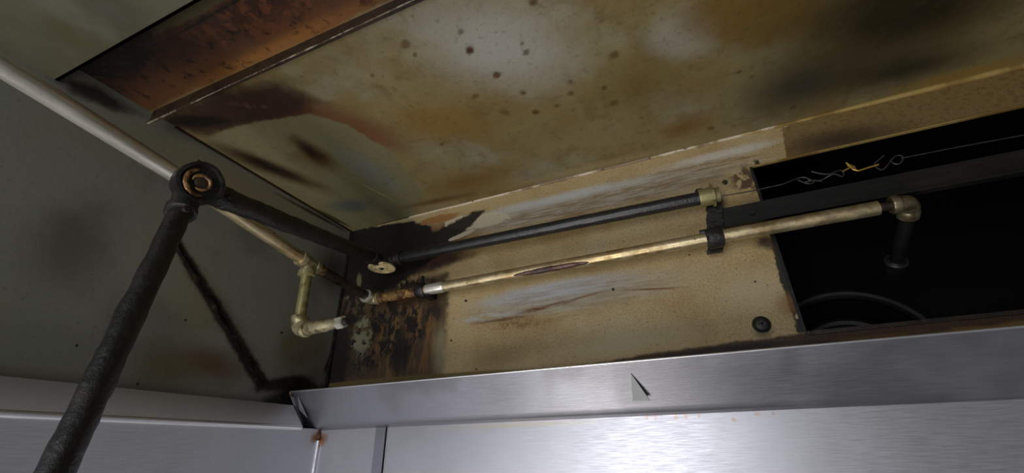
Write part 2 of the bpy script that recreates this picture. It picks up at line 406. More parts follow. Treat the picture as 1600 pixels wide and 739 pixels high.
    m.stain(C(26, 16, 11), (980, 566), (1290, 530), .010, .9, .5, 26, .9)
    m.stain(C(118, 94, 46), (1330, 540), (1980, 465), .010, .85, .7, 30, .8)
    m.layer(C(84, 56, 28), m.noise(420, .60, .68, 2), .35)
    m.layer(C(74, 50, 26), m.noise(130, .60, .68, 4, .7, off=(8, 3, 0)), .5)
    g = m.noise(9, .4, .62, 3, off=(9, 4, 0)); m.rough_by(g, .42)
    return m.done(m.noise(190, None, detail=5, rough=.75), .0022, .6)

def mat_wallleft():
    m = Mat('dull_end_wall_steel', C(118, 118, 110), rough=.5, plane=(1, 2), spec=.4)
    m.layer(C(122, 118, 92), m.noise(5, .45, .7, 3), .5)
    m.layer(C(88, 86, 78), m.noise(6, .48, .7, 4, off=(3, 3, 0)), .6)
    m.stain(C(128, 118, 82), (60, 130), (560, 385), .055, .75, .8, 10, .4)
    m.stain(C(120, 112, 74), (250, 420), (360, 540), .07, .5, 1.0, 10, .5)
    m.stain(C(88, 58, 28), (250, 545), (400, 590), .05, .8, 1.0, 16, .6)
    m.stain(C(94, 82, 44), (180, 540), (330, 600), .06, .7, 1.0, 12, .5)
    m.stain(C(68, 67, 64), (0, 330), (200, 420), .12, .6, 1.0, 8, .4)
    m.stain(C(36, 34, 30), (480, 440), (560, 400), .10, .8, .9, 12, .5)
    m.stain(C(96, 88, 66), (420, 560), (520, 520), .06, .8, .5, 16, .4)
    m.stain(C(16, 13, 12), (380, 610), (500, 590), .02, .95, .6, 34, .8)
    m.stain(C(22, 18, 15), (262, 360), (412, 600), .012, .97, .75, 40, .6)
    m.stain(C(74, 58, 34), (262, 360), (430, 610), .030, .6, 1.0, 30, .6)
    m.patch(C(18, 15, 13), [(255, 360), (271, 356), (424, 600), (402, 610)], .97, .005, 40, .004)
    m.patch(C(14, 12, 11), [(380, 620), (430, 578), (470, 590), (520, 560), (520, 640), (400, 640)], .97, .012, 34, .010)
    m.patch(C(16, 14, 12), [(548, 420), (538, 520), (500, 596), (480, 650), (540, 640), (600, 400)], .95, .010, 30, .008)
    m.layer(C(120, 116, 100), m.noise(60, .56, .70, 5, .7, off=(1, 5, 0)), .25)
    m.stain(C(26, 22, 18), (60, 110), (230, 185), .022, .9, .7, 34, .9)
    m.stain(C(20, 17, 14), (400, 285), (560, 372), .007, .85, .8, 60, .9)
    m.stain(C(14, 12, 11), (500, 596), (548, 500), .014, .95, .5, 34, .6)
    m.stain(C(12, 10, 9), (308, 250), (314, 253), .003, .95, .4, 90, .6)
    for (x, y) in ((215, 600), (290, 500), (440, 520), (120, 540)):
        m.stain(C(24, 20, 17), (x - 3, y), (x + 3, y), .003, .9, .4, 90, .6)
    m.layer(C(44, 42, 38), m.noise(150, .6, .74, 3), .4)
    return m.done(m.noise(90, None, detail=5), .001, .3)

def mat_stainless(name, base=C(186, 186, 196), rough=.34, streak=(1, 60, 60), metal=.85, plane=None):
    m = Mat(name, base, rough=rough, metal=metal, plane=plane)
    br = m.noise(12, .3, .7, 5, .7, stretch=streak)
    m.layer(tuple(c * .80 for c in base[:3]) + (1,), br, .35)
    m.layer(tuple(c * .84 for c in base[:3]) + (1,), m.noise(6, .4, .66, 4), .5)
    m.rough_by(m.noise(16, .3, .7, 4, stretch=streak), rough + .10)
    return m, br
def finish_stainless(m, br): return m.done(br, .0003, .12)

MAT = {}
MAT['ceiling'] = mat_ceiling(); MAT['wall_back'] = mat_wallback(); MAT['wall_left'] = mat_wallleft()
m, br = mat_stainless('brushed_stainless_panel', C(184, 183, 190), .36, (2, 40, 1), plane=(0, 2)); m.low = YL
for (x, y, r) in ((1011, 652, 4), (1024, 653, 4), (1056, 651, 5), (1072, 651, 5), (1146, 655, 6), (1183, 647, 7), (1208, 645, 4), (1092, 650, 3)):
    m.stain(C(176, 120, 40), (x - r, y), (x + r, y), .005, .4, .9, 140, 1.6)
m.stain(C(190, 176, 120), (640, 672), (1000, 655), .006, .35, .9, 30, .6)
m.stain(C(150, 92, 34), (484, 688), (516, 686), .020, .9, .8, 70, .9); m.stain(C(58, 26, 8), (492, 682), (504, 682), .013, .95, .6, 80, .9)
MAT['panel'] = finish_stainless(m, br)
m, br = mat_stainless('end_wall_stainless', C(206, 208, 218), .5, (2, 40, 1), plane=(1, 2)); m.low = XL
m.stain(C(150, 92, 34), (482, 684), (506, 684), .014, .8, .8, 70, .9)
MAT['panel_end'] = finish_stainless(m, br)
m, br = mat_stainless('end_strip_stainless', C(214, 214, 220), .55, (40, 2, 40), metal=.5); MAT['strip'] = finish_stainless(m, br)
m, br = mat_stainless('gutter_stainless', C(146, 146, 156), .30, (2, 60, 60), metal=.8)
m.layer(C(96, 95, 95), m.noise(5, .42, .62, 3, stretch=(1, 1, 1), off=(1.7, 0, 0)), .5)
MAT['gutter'] = finish_stainless(m, br)
m, br = mat_stainless('rolled_edge_steel', C(206, 206, 212), .3, (2, 30, 30)); MAT['edge'] = finish_stainless(m, br)

m = Mat('galvanised_pipe', C(204, 188, 152), rough=.34, metal=.85)
m.layer(C(150, 122, 76), m.noise(20, .44, .66, 4), .7)
rs = m.noise(36, .62, .68, 5, .7, off=(2, 5, 1)); m.layer(C(84, 48, 26), rs, .85); m.metal_by(rs, .85, .1)
m.rough_by(m.noise(60, .4, .6, 4), .5)
MAT['galv'] = m.done(m.noise(300, None, detail=3), .0006, .3)
m = Mat('brushed_bare_pipe', C(230, 226, 214), rough=.32, metal=.7)
m.layer(C(140, 136, 126), m.noise(40, .4, .7, 4, stretch=(1, .2, 1)), .5)
m.layer(C(150, 116, 70), m.noise(18, .58, .72, 4), .5)
MAT['bare'] = m.done(m.noise(300, None, detail=3), .0005, .3)
m = Mat('dull_galvanised', C(128, 118, 94), rough=.38, metal=.7); m.layer(C(70, 56, 34), m.noise(50, .45, .6, 4), .7); MAT['dull'] = m.done()
m = Mat('rust_brown_pipe', C(124, 94, 54), rough=.55, metal=.3)
m.layer(C(60, 30, 22), m.noise(40, .44, .58, 5), .9); m.layer(C(178, 140, 80), m.noise(60, .56, .66, 4, off=(3, 3, 3)), .8)
MAT['rusty'] = m.done(m.noise(200, None, detail=4), .001, .6)
m = Mat('purple_scorched_grease', C(92, 66, 56), rough=.4, metal=.3)
m.layer(C(48, 32, 36), m.noise(70, .44, .6, 4), .8)
MAT['scorch'] = m.done(m.noise(200, None, detail=4), .001, .6)
m = Mat('black_caked_grease', C(24, 23, 22), rough=.34, spec=.5)
m.layer(C(44, 40, 34), m.noise(50, .52, .66, 5), .5); m.layer(C(14, 13, 12), m.noise(30, .5, .62, 4, off=(4, 4, 4)), .7)
m.rough_by(m.noise(70, .4, .6, 4, off=(1, 2, 3)), .5)
MAT['black'] = m.done(m.noise(170, None, detail=6, rough=.65), .002, .7)
m = Mat('black_conduit_paint', C(30, 30, 32), rough=.32, spec=.5)
m.layer(C(18, 17, 17), m.noise(60, .45, .6, 4), .6)
MAT['conduit'] = m.done(m.noise(220, None, detail=5), .0012, .5)
m = Mat('dark_iron_pipe', C(60, 48, 40), rough=.45, metal=.4)
m.layer(C(30, 24, 20), m.noise(50, .45, .6, 4), .8); MAT['iron'] = m.done(m.noise(200, None), .001, .5)
m = Mat('cast_fitting', C(168, 160, 128), rough=.42, metal=.6)
m.layer(C(104, 82, 48), m.noise(60, .48, .64, 5), .75); m.layer(C(50, 32, 22), m.noise(70, .60, .68, 4, off=(2, 2, 2)), .8)
MAT['fitting'] = m.done(m.noise(260, None), .001, .4)
m = Mat('cream_pulley_cap', C(216, 198, 150), rough=.5)
m.layer(C(120, 84, 40), m.noise(90, .5, .64, 4), .6); MAT['cap'] = m.done()
m = Mat('amber_grease_metal', C(138, 104, 66), rough=.32, metal=.4)
m.layer(C(58, 36, 24), m.noise(90, .42, .58, 4), .85); MAT['amber'] = m.done(m.noise(150, None), .0015, .5)
m = Mat('olive_zinc', C(134, 126, 86), rough=.42, metal=.4)
m.layer(C(86, 76, 40), m.noise(60, .48, .66, 4), .7); MAT['zinc'] = m.done(m.noise(200, None), .0006, .4)
m = Mat('dark_greased_steel', C(22, 21, 21), rough=.5, metal=.2)
m.layer(C(38, 36, 34), m.noise(12, .45, .65, 4, stretch=(1, 8, 8)), .6); MAT['dark'] = m.done(m.noise(120, None), .001, .4)
m = Mat('sooty_duct_steel', C(12, 12, 13), rough=.7, spec=.2)
m.layer(C(17, 16, 16), m.noise(6, .4, .7, 4), .6); MAT['duct'] = m.done(m.noise(50, None), .001, .3)
m = Mat('sooty_collar_steel', C(34, 34, 36), rough=.45, metal=.3)
m.layer(C(20, 20, 20), m.noise(20, .4, .6, 4), .7); MAT['collar'] = m.done()
m = Mat('bar_dark_grease', C(44, 32, 22), rough=.45)
m.layer(C(22, 16, 13), m.noise(40, .45, .6, 4), .8); MAT['bar'] = m.done(m.noise(120, None), .0015, .5)
m = Mat('bar_bare_edge', C(160, 150, 128), rough=.4, metal=.3)
eb = m.noise(24, .42, .58, 7, .75, stretch=(1, .2, .2)); m.layer(C(52, 34, 22), eb, .95); MAT['bar_edge'] = m.done()
m = Mat('grey_satin_steel', C(150, 150, 152), rough=.5, metal=.2); MAT['stop'] = m.done()
m = Mat('wire_strand', C(74, 72, 70), rough=.4, metal=.6)
m.layer(C(40, 38, 35), m.noise(90, .4, .6, 3), .6); MAT['wire'] = m.done()
m = Mat('brass_link', C(206, 168, 84), rough=.3, metal=.7); m.layer(C(120, 90, 40), m.noise(90, .4, .6, 3), .5); MAT['brass'] = m.done()
m = Mat('gold_stained_edge', C(176, 150, 92), rough=.38, metal=.3)
m.layer(C(120, 88, 40), m.noise(14, .45, .6, 4, stretch=(1, .3, .3)), .7); MAT['gold_edge'] = m.done()
m = Mat('pale_sealant', C(196, 184, 160), rough=.5)
m.layer(C(110, 78, 46), m.noise(14, .46, .60, 6, stretch=(1, .3, .3)), .85); m.layer(C(50, 34, 24), m.noise(40, .60, .66, 5, off=(5, 0, 0)), .8)
MAT['sealant'] = m.done(m.noise(200, None), .001, .6)
m = Mat('dim_front_panel', C(86, 85, 70), rough=.5, plane=(0, 1), spec=.3)
m.layer(C(74, 69, 46), m.noise(5, .42, .66, 4), .7); m.layer(C(108, 108, 98), m.noise(7, .5, .7, 4, off=(2, 2, 0)), .5)
MAT['front'] = m.done(m.noise(100, None), .0008, .3)
m = Mat('blackened_seam', C(20, 17, 15), rough=.85, spec=.2); m.layer(C(60, 44, 26), m.noise(60, .52, .66, 5), .6); MAT['seam'] = m.done(m.noise(150, None), .002, .7)
m = Mat('bright_weld_bead', C(206, 206, 214), rough=.35, metal=.6); MAT['weld'] = m.done(m.noise(200, None), .001, .5)
m = Mat('rust_crust', C(84, 50, 22), rough=.8); m.layer(C(44, 20, 8), m.noise(120, .4, .6, 4), .9); MAT['rust'] = m.done(m.noise(240, None), .002, .8)

# ------------------------------------------------------------------ the setting: hood plenum shell
XR = 1.9; ZL = -0.60; T = .004
OX0, OX1, OZ0, OZ1 = .166, 1.35, .160, .477          # opening in the rear wall
# rear wall with the opening, a 4 mm sheet
wb = MB()
for (x0, x1, z0, z1) in ((XW - T, OX0, .046, ZC), (OX0, OX1, .046, OZ0), (OX0, OX1, OZ1, ZC), (OX1, XR, .046, ZC)):
    wb.box((x0, YW, z0), (x1, YW + T, z1))
wall_back = tag(wb.build('wall_back', MAT['wall_back'], smooth=None), 'tan grease-stained sheet metal rear wall with a large dark opening', 'wall', kind='structure')
# folded frame round the opening
MB().box((OX0 - .004, YW - .0012, OZ0), (OX0 + .001, YW + .03, OZ1)).build('opening_flange', MAT['dark'], wall_back, None)
MB().box((OX0 - .010, YW - .0018, OZ1 - .0012), (OX1, YW + .0042, OZ1 + .0008)).build('opening_flange', MAT['gold_edge'], wall_back, None)
MB().box((OX0, YW - .004, OZ0 - .006), (OX1, YW + .03, OZ0)).build('opening_sill', MAT['bar'], wall_back, None)
# lower stainless cladding of the rear wall
wall_lower = tag(MB().box((-.586, YL, ZL), (XR, YW - .0005, .049)).build('wall_lower', MAT['panel'], smooth=None), 'bright brushed stainless backsplash wall below the grease gutter', 'wall', kind='structure')
MB().box((XL, YL, ZL), (-.6095, YW - .0005, .049)).build('backsplash_panel', MAT['panel'], wall_lower, None)
MB().box((-.6095, YL - .003, ZL), (-.586, YW - .0005, .049)).build('joint_strip', MAT['gutter'], wall_lower, None)
MB().box((-.5858, YL - .0014, ZL), (-.5832, YL, .049)).build('joint_gap', MAT['seam'], wall_lower, None)
MB().box((-.5832, YL - .0010, ZL), (-.5816, YL, .049)).build('joint_edge', MAT['edge'], wall_lower, None)
MB().sweep(lin((XL + .002, YL - .002, .030), (XL + .002, YL - .002, ZL), 2), .0036, 10).build('corner_weld', MAT['weld'], wall_lower)
MB().sweep([(XL + .001, YL - .001, .050 - i * .005) for i in range(5)], [.002, .004, .005, .0035, .0015], 12, .003, 200).build('rust_spot', MAT['rust'], wall_lower)
# end wall
wall_left = tag(MB().box((XW - T, -.6, ZL), (XW, YW, .60)).build('wall_left', MAT['wall_left'], smooth=None),
                'dull grey steel end wall with a dark diagonal streak', 'wall', kind='structure')
MB().box((XW, -.6, ZL), (XL, YL, .052)).build('backsplash_panel', MAT['panel_end'], wall_left, None)
MB().sweep(lin((XW + .003, YW - .003, .12), (XW + .001, YW - .001, ZC), 20), .0045, 8, .003, 90).build('corner_seam', MAT['seam'], wall_left)
a = at(262, 362, 0, XW) - Vector((.0072, 0, 0)); b = at(412, 602, 0, XW) - Vector((.0072, 0, 0))
MB().sweep(lin(a, b, 40), .0088, 12, .004, 60).build('diagonal_bead', MAT['seam'], wall_left)  # dark, slightly raised streak running diagonally down the end wall
MB().box((XW, .33, ZC - .004), (XW + .004, YW - .01, ZC)).build('ceiling_seam', MAT['bar'], wall_left, None)
# ceiling of the plenum
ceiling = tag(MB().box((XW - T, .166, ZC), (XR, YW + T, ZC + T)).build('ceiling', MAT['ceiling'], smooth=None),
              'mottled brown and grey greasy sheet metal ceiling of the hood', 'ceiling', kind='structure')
# sealant bead and rolled edge along the ceiling to wall joint
xa = at(640, 343, 1, YW).x; xb = at(1225, 213, 1, YW).x
MB().sweep([(xa + (xb - xa) * i / 40, YW - .001, ZC - .001) for i in range(41)], .0030, 8, .0018, 90).build('sealant_bead', MAT['sealant'], ceiling)
xc = at(1140, 232, 1, YW).x
MB().sweep([(xc + (XR - xc) * i / 30, YW - .0015, ZC - .0018) for i in range(31)], [.0015 + .0042 * min(1, i / 6) for i in range(31)], 12).build('rolled_edge', MAT['gold_edge'], ceiling)
# front panel, lower than the ceiling, and the hood's front apron behind the lens
fp = MB(); fp.box((XW, -.6, .515), (XR, .172, .519)); fp.box((XW, .168, .515), (XR, .172, ZC))
wall_front = tag(fp.build('wall_front', MAT['front'], smooth=None), 'flat olive grey panel beside the pale pipe at the upper corner', 'panel', kind='structure')
wall_right = tag(MB().box((XR, -.6, ZL), (XR + T, YW, .60)).build('wall_right', MAT['wall_left'], smooth=None), 'far end wall of the hood out of view', 'wall', kind='structure')
# low strip on the end wall
t1 = MB()
prof = lambda y: [(XL - .006, y, .048), (XL + .002, y, .0485), (XL + .0042, y, .052), (XL + .0030, y, .0570), (XW + .019, y, .0965), (XW + .014, y, .0965), (XW + .014, y, .048)]
t1.prism(prof(-.6), prof(.700))
trim_1 = tag(t1.build('trim_1', MAT['strip'], smooth=50), 'narrow folded steel strip along the foot of the end wall', 'trim', kind='structure')
MB().sweep([(XL + .0022, -.6 + 1.300 * i / 20, .0535) for i in range(21)], .0034, 12).build('rolled_edge', MAT['edge'], trim_1)
# duct box behind the opening
dz = MB(); d0, d1, dx0, dx1, dz0, dz1 = YW + T, 1.55, .10, 1.42, -.05, .95
dz.box((dx0 - T, d0, dz0), (dx0, d1, dz1)); dz.box((dx1, d0, dz0), (dx1 + T, d1, dz1)); dz.box((dx0, d1, dz0), (dx1, d1 + T, dz1))
dz.box((dx0, d0, dz0 - T), (dx1, d1, dz0)); dz.box((dx0, d0, dz1), (dx1, d1, dz1 + T)); dz.box((dx0, d0, ZC + T), (dx1, d0 + T, dz1))
tag(dz.build('wall_duct', MAT['duct'], smooth=None), 'black sooty duct chamber behind the rear wall opening', 'duct', kind='structure')

# ------------------------------------------------------------------ grease gutter along the rear wall
def gut(x, s):   # s = 0 left, 1 right: the trough falls a little to the right
    zr = .1205 - .004 * s; zb = .0585 - .009 * s
    return [(x, YW - .002, .0498), (x, YL - .001, .0495 - .0035 * s), (x, .740, zb - .0045), (x, .736, zb - .001), (x, .733, zb + .005), (x, .688, zr), (x, .6865, zr + .002), (x, .6885, zr + .0015), (x, .7365, zb + .006), (x, .742, zb), (x, YW - .002, .053)]
gx0, gx1 = XW + .018, 1.88
g = empty('grease_gutter', (gx0, YW, .046))
MB().prism(gut(gx0, 0), gut(gx1, 1.7)).build('trough', MAT['gutter'], g, 30)
MB().prism([(gx0 - .002, .6865, .1195), (gx0 - .002, .7335, .0585), (gx0 - .002, .736, .0605), (gx0 - .002, .689, .1225)],
           [(gx0 + .001, .6865, .1195), (gx0 + .001, .7335, .0585), (gx0 + .001, .736, .0605), (gx0 + .001, .689, .1225)]).build('end_edge', MAT['weld'], g, None)
rp = [Vector((gx0 + (gx1 - gx0) * i / 30, .6868, .1215 - .0068 * i / 30)) for i in range(31)]
MB().sweep(rp, .0016, 8).build('rim', MAT['edge'], g)
MB().box((gx0 - .001, .6885, .112), (gx0 + .006, .693, .121)).build('rust_patch', MAT['rust'], g, None)
# triangular filter stops standing off the sloped face
nrm = Vector((0, -(.1205 - .0585), -(.733 - .688))).normalized()
def face_pt(px, py):
    # meet the sloped face of the gutter
    s = 0.5; p0 = Vector((0, .688, .1205 - .004 * s)); v = ray(px, py); return v * (p0.dot(nrm) / v.dot(nrm))
def stop(pa, pb, pc, lift, th=.0012):
    A, B = face_pt(*pa), face_pt(*pb); Cc = face_pt(*pc) + nrm * lift
    A -= nrm * .0005; B -= nrm * .0005
    n = (B - A).cross(Cc - A).normalized() * th
    m = MB().prism([A, B, Cc], [A + n, B + n, Cc + n])
    return m
stop((986, 583), (989, 626), (1016, 621), .008).build('filter_stop', MAT['stop'], g, None)
stop((466, 620), (468, 640), (482, 651), .0025).build('filter_stop', MAT['stop'], g, None)
tag(g, 'long bright stainless grease gutter with sloped face below the stained wall', 'gutter')

# ------------------------------------------------------------------ angle bar hanging from the ceiling
ab = empty('angle_bar', (XW + .01, .29, ZC - .029))
m = MB(); xs, xe = XW + .008, XR - .02
zb = lambda x: .5245 + .014 * min(1, (x - xs) / .9)
m.prism([(xs, .289, zb(xs)), (xs, .292, zb(xs)), (xs, .292, ZC), (xs, .289, ZC)], [(xe, .289, zb(xe)), (xe, .292, zb(xe)), (xe, .292, ZC), (xe, .289, ZC)])
m.build('web', MAT['bar'], ab, None)
m = MB().sweep([(xs + (xe - xs) * i / 120, .2895, zb(xs + (xe - xs) * i / 120)) for i in range(121)], .0015, 8, .0008, 160)
m.build('lower_edge', MAT['bar_edge'], ab)
tag(ab, 'rust-brown steel angle bar with a chipped pale lower edge under the ceiling', 'bar')

# ------------------------------------------------------------------ silver suppression pipe run
PR = .0113
A0 = at(-110, 33, 0, -.585); B0 = at(300, 289, 0, -.632); T0 = at(482, 411, 0, -.655)
E1 = at(469, 517, 0, -.655); E2 = at(582, 468, 1, .750)
T0.x = E1.x = -.655; E1.y = T0.y + .008
S0 = E2; S1 = at(1372, 325, 1, .750); EB = at(1424, 315, 1, .750)
sp = empty('suppression_pipe', E1)
def spart(m, n, k, p=None, sm=35): return m.build(n, MAT[k], p or sp, sm)
spart(MB().sweep(lin(A0 + (A0 - B0) * 1.3, B0, 40), .0114, 24), 'pipe', 'bare')
d = (B0 - A0).normalized()
spart(lathe(B0 - d * .02, B0 + d * .02, [(0, .0118), (0, .0142), (.1, .0148), (.9, .0148), (1, .0142), (1, .0118)]), 'coupling', 'fitting')
spart(MB().sweep(lin(B0, T0, 20), PR, 24, .0004, 200), 'pipe', 'galv')
# tee
d = (T0 - B0).normalized(); dn = (E1 - T0).normalized()
tee = lathe(T0 - d * .024, T0 + d * .024, [(0, .0112), (0, .0146), (.12, .0152), (.22, .0146), (.24, .0128), (.76, .0128), (.78, .0146), (.88, .0152), (1, .0146), (1, .0112)], lump=.001)
L1 = (E1 - T0).length
t2 = lathe(T0, T0 + dn * .026, [(0, .0125), (.55, .0128), (.6, .0148), (.8, .0154), (1, .0148), (1, .0112)], lump=.001)
tee.add(t2.v, t2.f); tee_o = spart(tee, 'tee_fitting', 'fitting')
spart(lathe(T0 + dn * .020, T0 + dn * .027, [(0, .0140), (.2, .0162), (.8, .0162), (1, .0140)]), 'collar', 'zinc', tee_o)
spart(MB().sweep(lin(T0 + dn * .02, E1 - dn * .012, 10), .0098, 20, .0004, 200), 'pipe', 'zinc')
# lower elbow and nozzle pointing along the plenum
N1 = at(541, 502, 2, E1.z)
dx = (N1 - E1).normalized()
el = MB(); pts = [E1 - dn * .020] + arc(E1, E1 - dn * .014, E1 + dx * .014, 8) + [E1 + dx * .020]
el.sweep(pts, [.0142] + [.0130] * 9 + [.0142], 22, .0006, 100)
t3 = lathe(E1 - dn * .026, E1 - dn * .014, [(0, .0115), (0, .0145), (.3, .0158), (.8, .0152), (1, .013)]); el.add(t3.v, t3.f)
t3 = lathe(E1 + dx * .014, E1 + dx * .024, [(0, .013), (.2, .0148), (.7, .0152), (1, .0142), (1, .011)]); el.add(t3.v, t3.f)
spart(el, 'elbow_fitting', 'fitting')
nz_ = spart(lathe(E1 + dx * .022, N1 - dx * .010, [(0, .0095), (.1, .0118), (.3, .0112), (.55, .0118), (.6, .0100), (1, .0096)], lump=.0006), 'nozzle', 'fitting')
hexn = lathe(N1 - dx * .020, N1 - dx * .004, [(0, .0088), (.05, .0112), (.9, .0112), (1, .0088)], seg=6)
spart(hexn, 'nozzle_tip', 'bare', nz_, 20)
spart(lathe(N1 - dx * .004, N1 + dx * .006, [(0, .0068), (.8, .0062), (1, .003)]), 'blow_off_cap', 'black', nz_)
# iron run to the rear corner
d = (E2 - T0).normalized()
spart(MB().sweep(lin(T0 + d * .022, E2 - d * .014, 12), .0100, 20, .0008, 120), 'pipe', 'iron')
spart(lathe(T0 + d * .022, T0 + d * .040, [(0, .0100), (.1, .0116), (.85, .0116), (1, .0095)]), 'bushing', 'rusty')
dr = (S1 - S0).normalized()
el = MB(); pts = [E2 - d * .022] + arc(E2, E2 - d * .015, E2 + dr * .015, 8) + [E2 + dr * .022]
el.sweep(pts, [.0142, .0136] + [.0128] * 7 + [.0136, .0142], 22, .0008, 90)
spart(el, 'elbow_fitting', 'fitting')
spart(lathe(E2 - d * .026, E2 - d * .018, [(0, .0090), (0, .0148), (.4, .0156), (1, .0140)]), 'collar', 'bare')
R1 = at(640, 463, 1, .750); R2 = at(686, 455, 1, .750)
ln = (S1 - S0).length
def on(px): # point of the rear run at photograph column px
    best = min((abs((px) - pxof(S0.lerp(S1, i / 800))), i) for i in range(801))[1]; return S0.lerp(S1, best / 800)
def pxof(p):
    q = RC.transposed() @ p; return 800 + F_PX * q.x / -q.z
spart(MB().sweep(lin(E2 + dr * .02, on(660), 12), .0106, 22, .0009, 120), 'pipe', 'rusty')
spart(MB().sweep(lin(on(655), S1, 40), PR, 24, .00025, 200), 'pipe', 'galv')
spart(lathe(on(668), on(694), [(0, .0113), (0, .0123), (.9, .0123), (1, .0113)]), 'sleeve', 'bare')
# scorched, purple grease clinging to the underside of the rear run
m = MB(); P = [on(800 + 128 * i / 16) + Vector((0, -.0065, -.0055)) for i in range(17)]
m.sweep(P, [.0018 + .0042 * math.sin(math.pi * i / 16) ** .6 for i in range(17)], 12, .0012, 140); spart(m, 'grease_crust', 'scorch')
# far end: nipple, elbow turning back into the duct, drop and nozzle
spart(MB().sweep(lin(S1 - dr * .004, EB - dr * .018, 6), .0068, 18), 'nipple', 'iron')
db = Vector((-.04, .88, -.42)).normalized()
el = MB(); pts = [EB - dr * .024] + arc(EB, EB - dr * .012, EB + db * .012, 8) + [EB + db * .026]
el.sweep(pts, [.0125] + [.0124] * 9 + [.0125], 24)
t3 = lathe(EB - dr * .026, EB - dr * .014, [(0, .0078), (0, .0132), (.2, .0142), (.85, .0142), (1, .0124)]); el.add(t3.v, t3.f)
t3 = lathe(EB + db * .014, EB + db * .028, [(0, .0124), (.2, .0142), (1, .0142), (1, .011), (.6, .0105)]); el.add(t3.v, t3.f)
spart(el, 'elbow_fitting', 'dull')
spart(MB().sweep(lin(EB + db * .02, EB + db * .125, 6), .0098, 18), 'pipe', 'duct')
nz2 = spart(lathe(EB + db * .120, EB + db * .165, [(0, .0120), (.1, .0155), (.45, .0155), (.5, .0125), (.9, .0115), (1, .007)]), 'nozzle', 'dark')
spart(lathe(EB + db * .122, EB + db * .127, [(0, .0150), (.3, .0162), (.7, .0162), (1, .0150)]), 'nozzle_ring', 'wire', nz2)
tag(sp, 'silver gold-stained suppression pipe run with tee, drop nozzle and elbows', 'pipe')

# ------------------------------------------------------------------ black conduit run with corner pulleys
K1 = dep(302, 291, .560); K2 = at(598, 408, 1, .738); KE = at(1098, 309, 1, .750)
V1 = dep(90, 730, .335); 
cr = empty('conduit_run', K2)
def cpart(m, n, k, p=None, sm=35): return m.build(n, MAT[k], p or cr, sm)
dv = (V1 - K1).normalized(); dk = (K2 - K1).normalized(); dc = (KE - K2).normalized()
cpart(MB().sweep(lin(K1 + dv * .03, V1 + dv * .22, 60), .0122, 28, .0016, 60), 'pipe', 'black')
cpart(MB().sweep(lin(K1 + dk * .03, K2 - dk * .03, 40), [.0158 - .0016 * min(1, i / 30) for i in range(41)], 26, .0022, 70), 'pipe', 'black')
cpart(MB().sweep(lin(K2 + dc * .03, KE, 60), .0127, 26, .0005, 160), 'pipe', 'conduit')
m = MB().sweep(lin(V1 - dv * .13, V1 + dv * .10, 30), .003, 10, .002, 160)
off = (-V1.cross(dv)).normalized()
n1 = dk.cross(dv).normalized()
if n1.dot(-K1) < 0: n1 = -n1
n1 = (n1 * .45 - K1.normalized() * .75 + Vector((.10, 0, 0))).normalized()
def pulley(c, n, da, db_, r, th, capmat, body='black', back=0.0):
    b = MB(); q = lathe(c - n * th / 2, c + n * th / 2, [(0, r * .3), (0, r * .92), (.1, r), (.78, r), (.86, r * 1.04), (1, r * 1.02), (1, r * .86), (.86, r * .82), (.86, r * .4)], 32, lump=.0016, lfreq=50)
    b.add(q.v, q.f)
    for dd in (da, db_):
        cb = c - n * back
        q = lathe(cb + dd * r * .4, cb + dd * (r + .026), [(0, .012), (.3, .0155), (.75, .0150), (.78, .0172), (.96, .0176), (1, .0160), (1, .010)], 24, lump=.0018, lfreq=60); b.add(q.v, q.f)
    return cpart(b, 'corner_pulley', body)
KP = K1 + n1 * .015
p1 = pulley(KP, n1, dv, dk, .0262, .030, 'amber', back=.015)
top1 = KP + n1 * .0112
def ringm(c, n, r, tr, a0=0, a1=360, seg=40, lump=0):
    u = n.orthogonal().normalized(); v = n.cross(u)
    full = (a1 - a0) >= 360
    pts = [c + (u * math.cos(math.radians(a0 + (a1 - a0) * i / seg)) + v * math.sin(math.radians(a0 + (a1 - a0) * i / seg))) * r for i in range(seg + 1)]
    rr = tr if full else [tr * (.3 + .7 * math.sin(math.pi * i / seg) ** .5) for i in range(seg + 1)]
    return MB().sweep(pts, rr, 10, lump, 90, cap=not full)
cpart(ringm(top1 + n1 * .0005, n1, .0168, .0034, 70, 250, 40, .0012), 'pulley_rim', 'amber', p1)
cpart(ringm(top1 + n1 * .002, n1, .0095, .0024, 200, 500, 40, .001), 'pulley_hub', 'amber', p1)
cpart(lathe(top1 - n1 * .004, top1 + n1 * .003, [(0, .0075), (.9, .0075), (1, .0060)]), 'axle_bolt', 'iron', p1)
for dd in (dv, dk):
    cpart(lathe(K1 + dd * .048 + n1 * .012, K1 + dd * .048 + n1 * .021, [(0, .004), (.8, .004), (1, .003)], 12, lump=.001), 'set_screw', 'black', p1)
n2 = Vector((0, 0, -1))
dk2 = Vector((-dk.x, -dk.y, -dk.z)).normalized()
p2 = pulley(K2, n2, dk2, dc, .0290, .034, 'cap')
cap = lathe(K2 + n2 * .013, K2 + n2 * .0200, [(0, .024), (.2, .0308), (.7, .0312), (.85, .0300), (.86, .0255), (.7, .0240), (.7, .0130), (.98, .0120), (1, .0080), (.5, .0060), (.5, .001)], 36)
cpart(cap, 'pulley_cap', 'cap', p2)
cpart(lathe(K2 + n2 * .0165, K2 + n2 * .0212, [(0, .0050), (1, .0042)]), 'axle_bolt', 'black', p2)
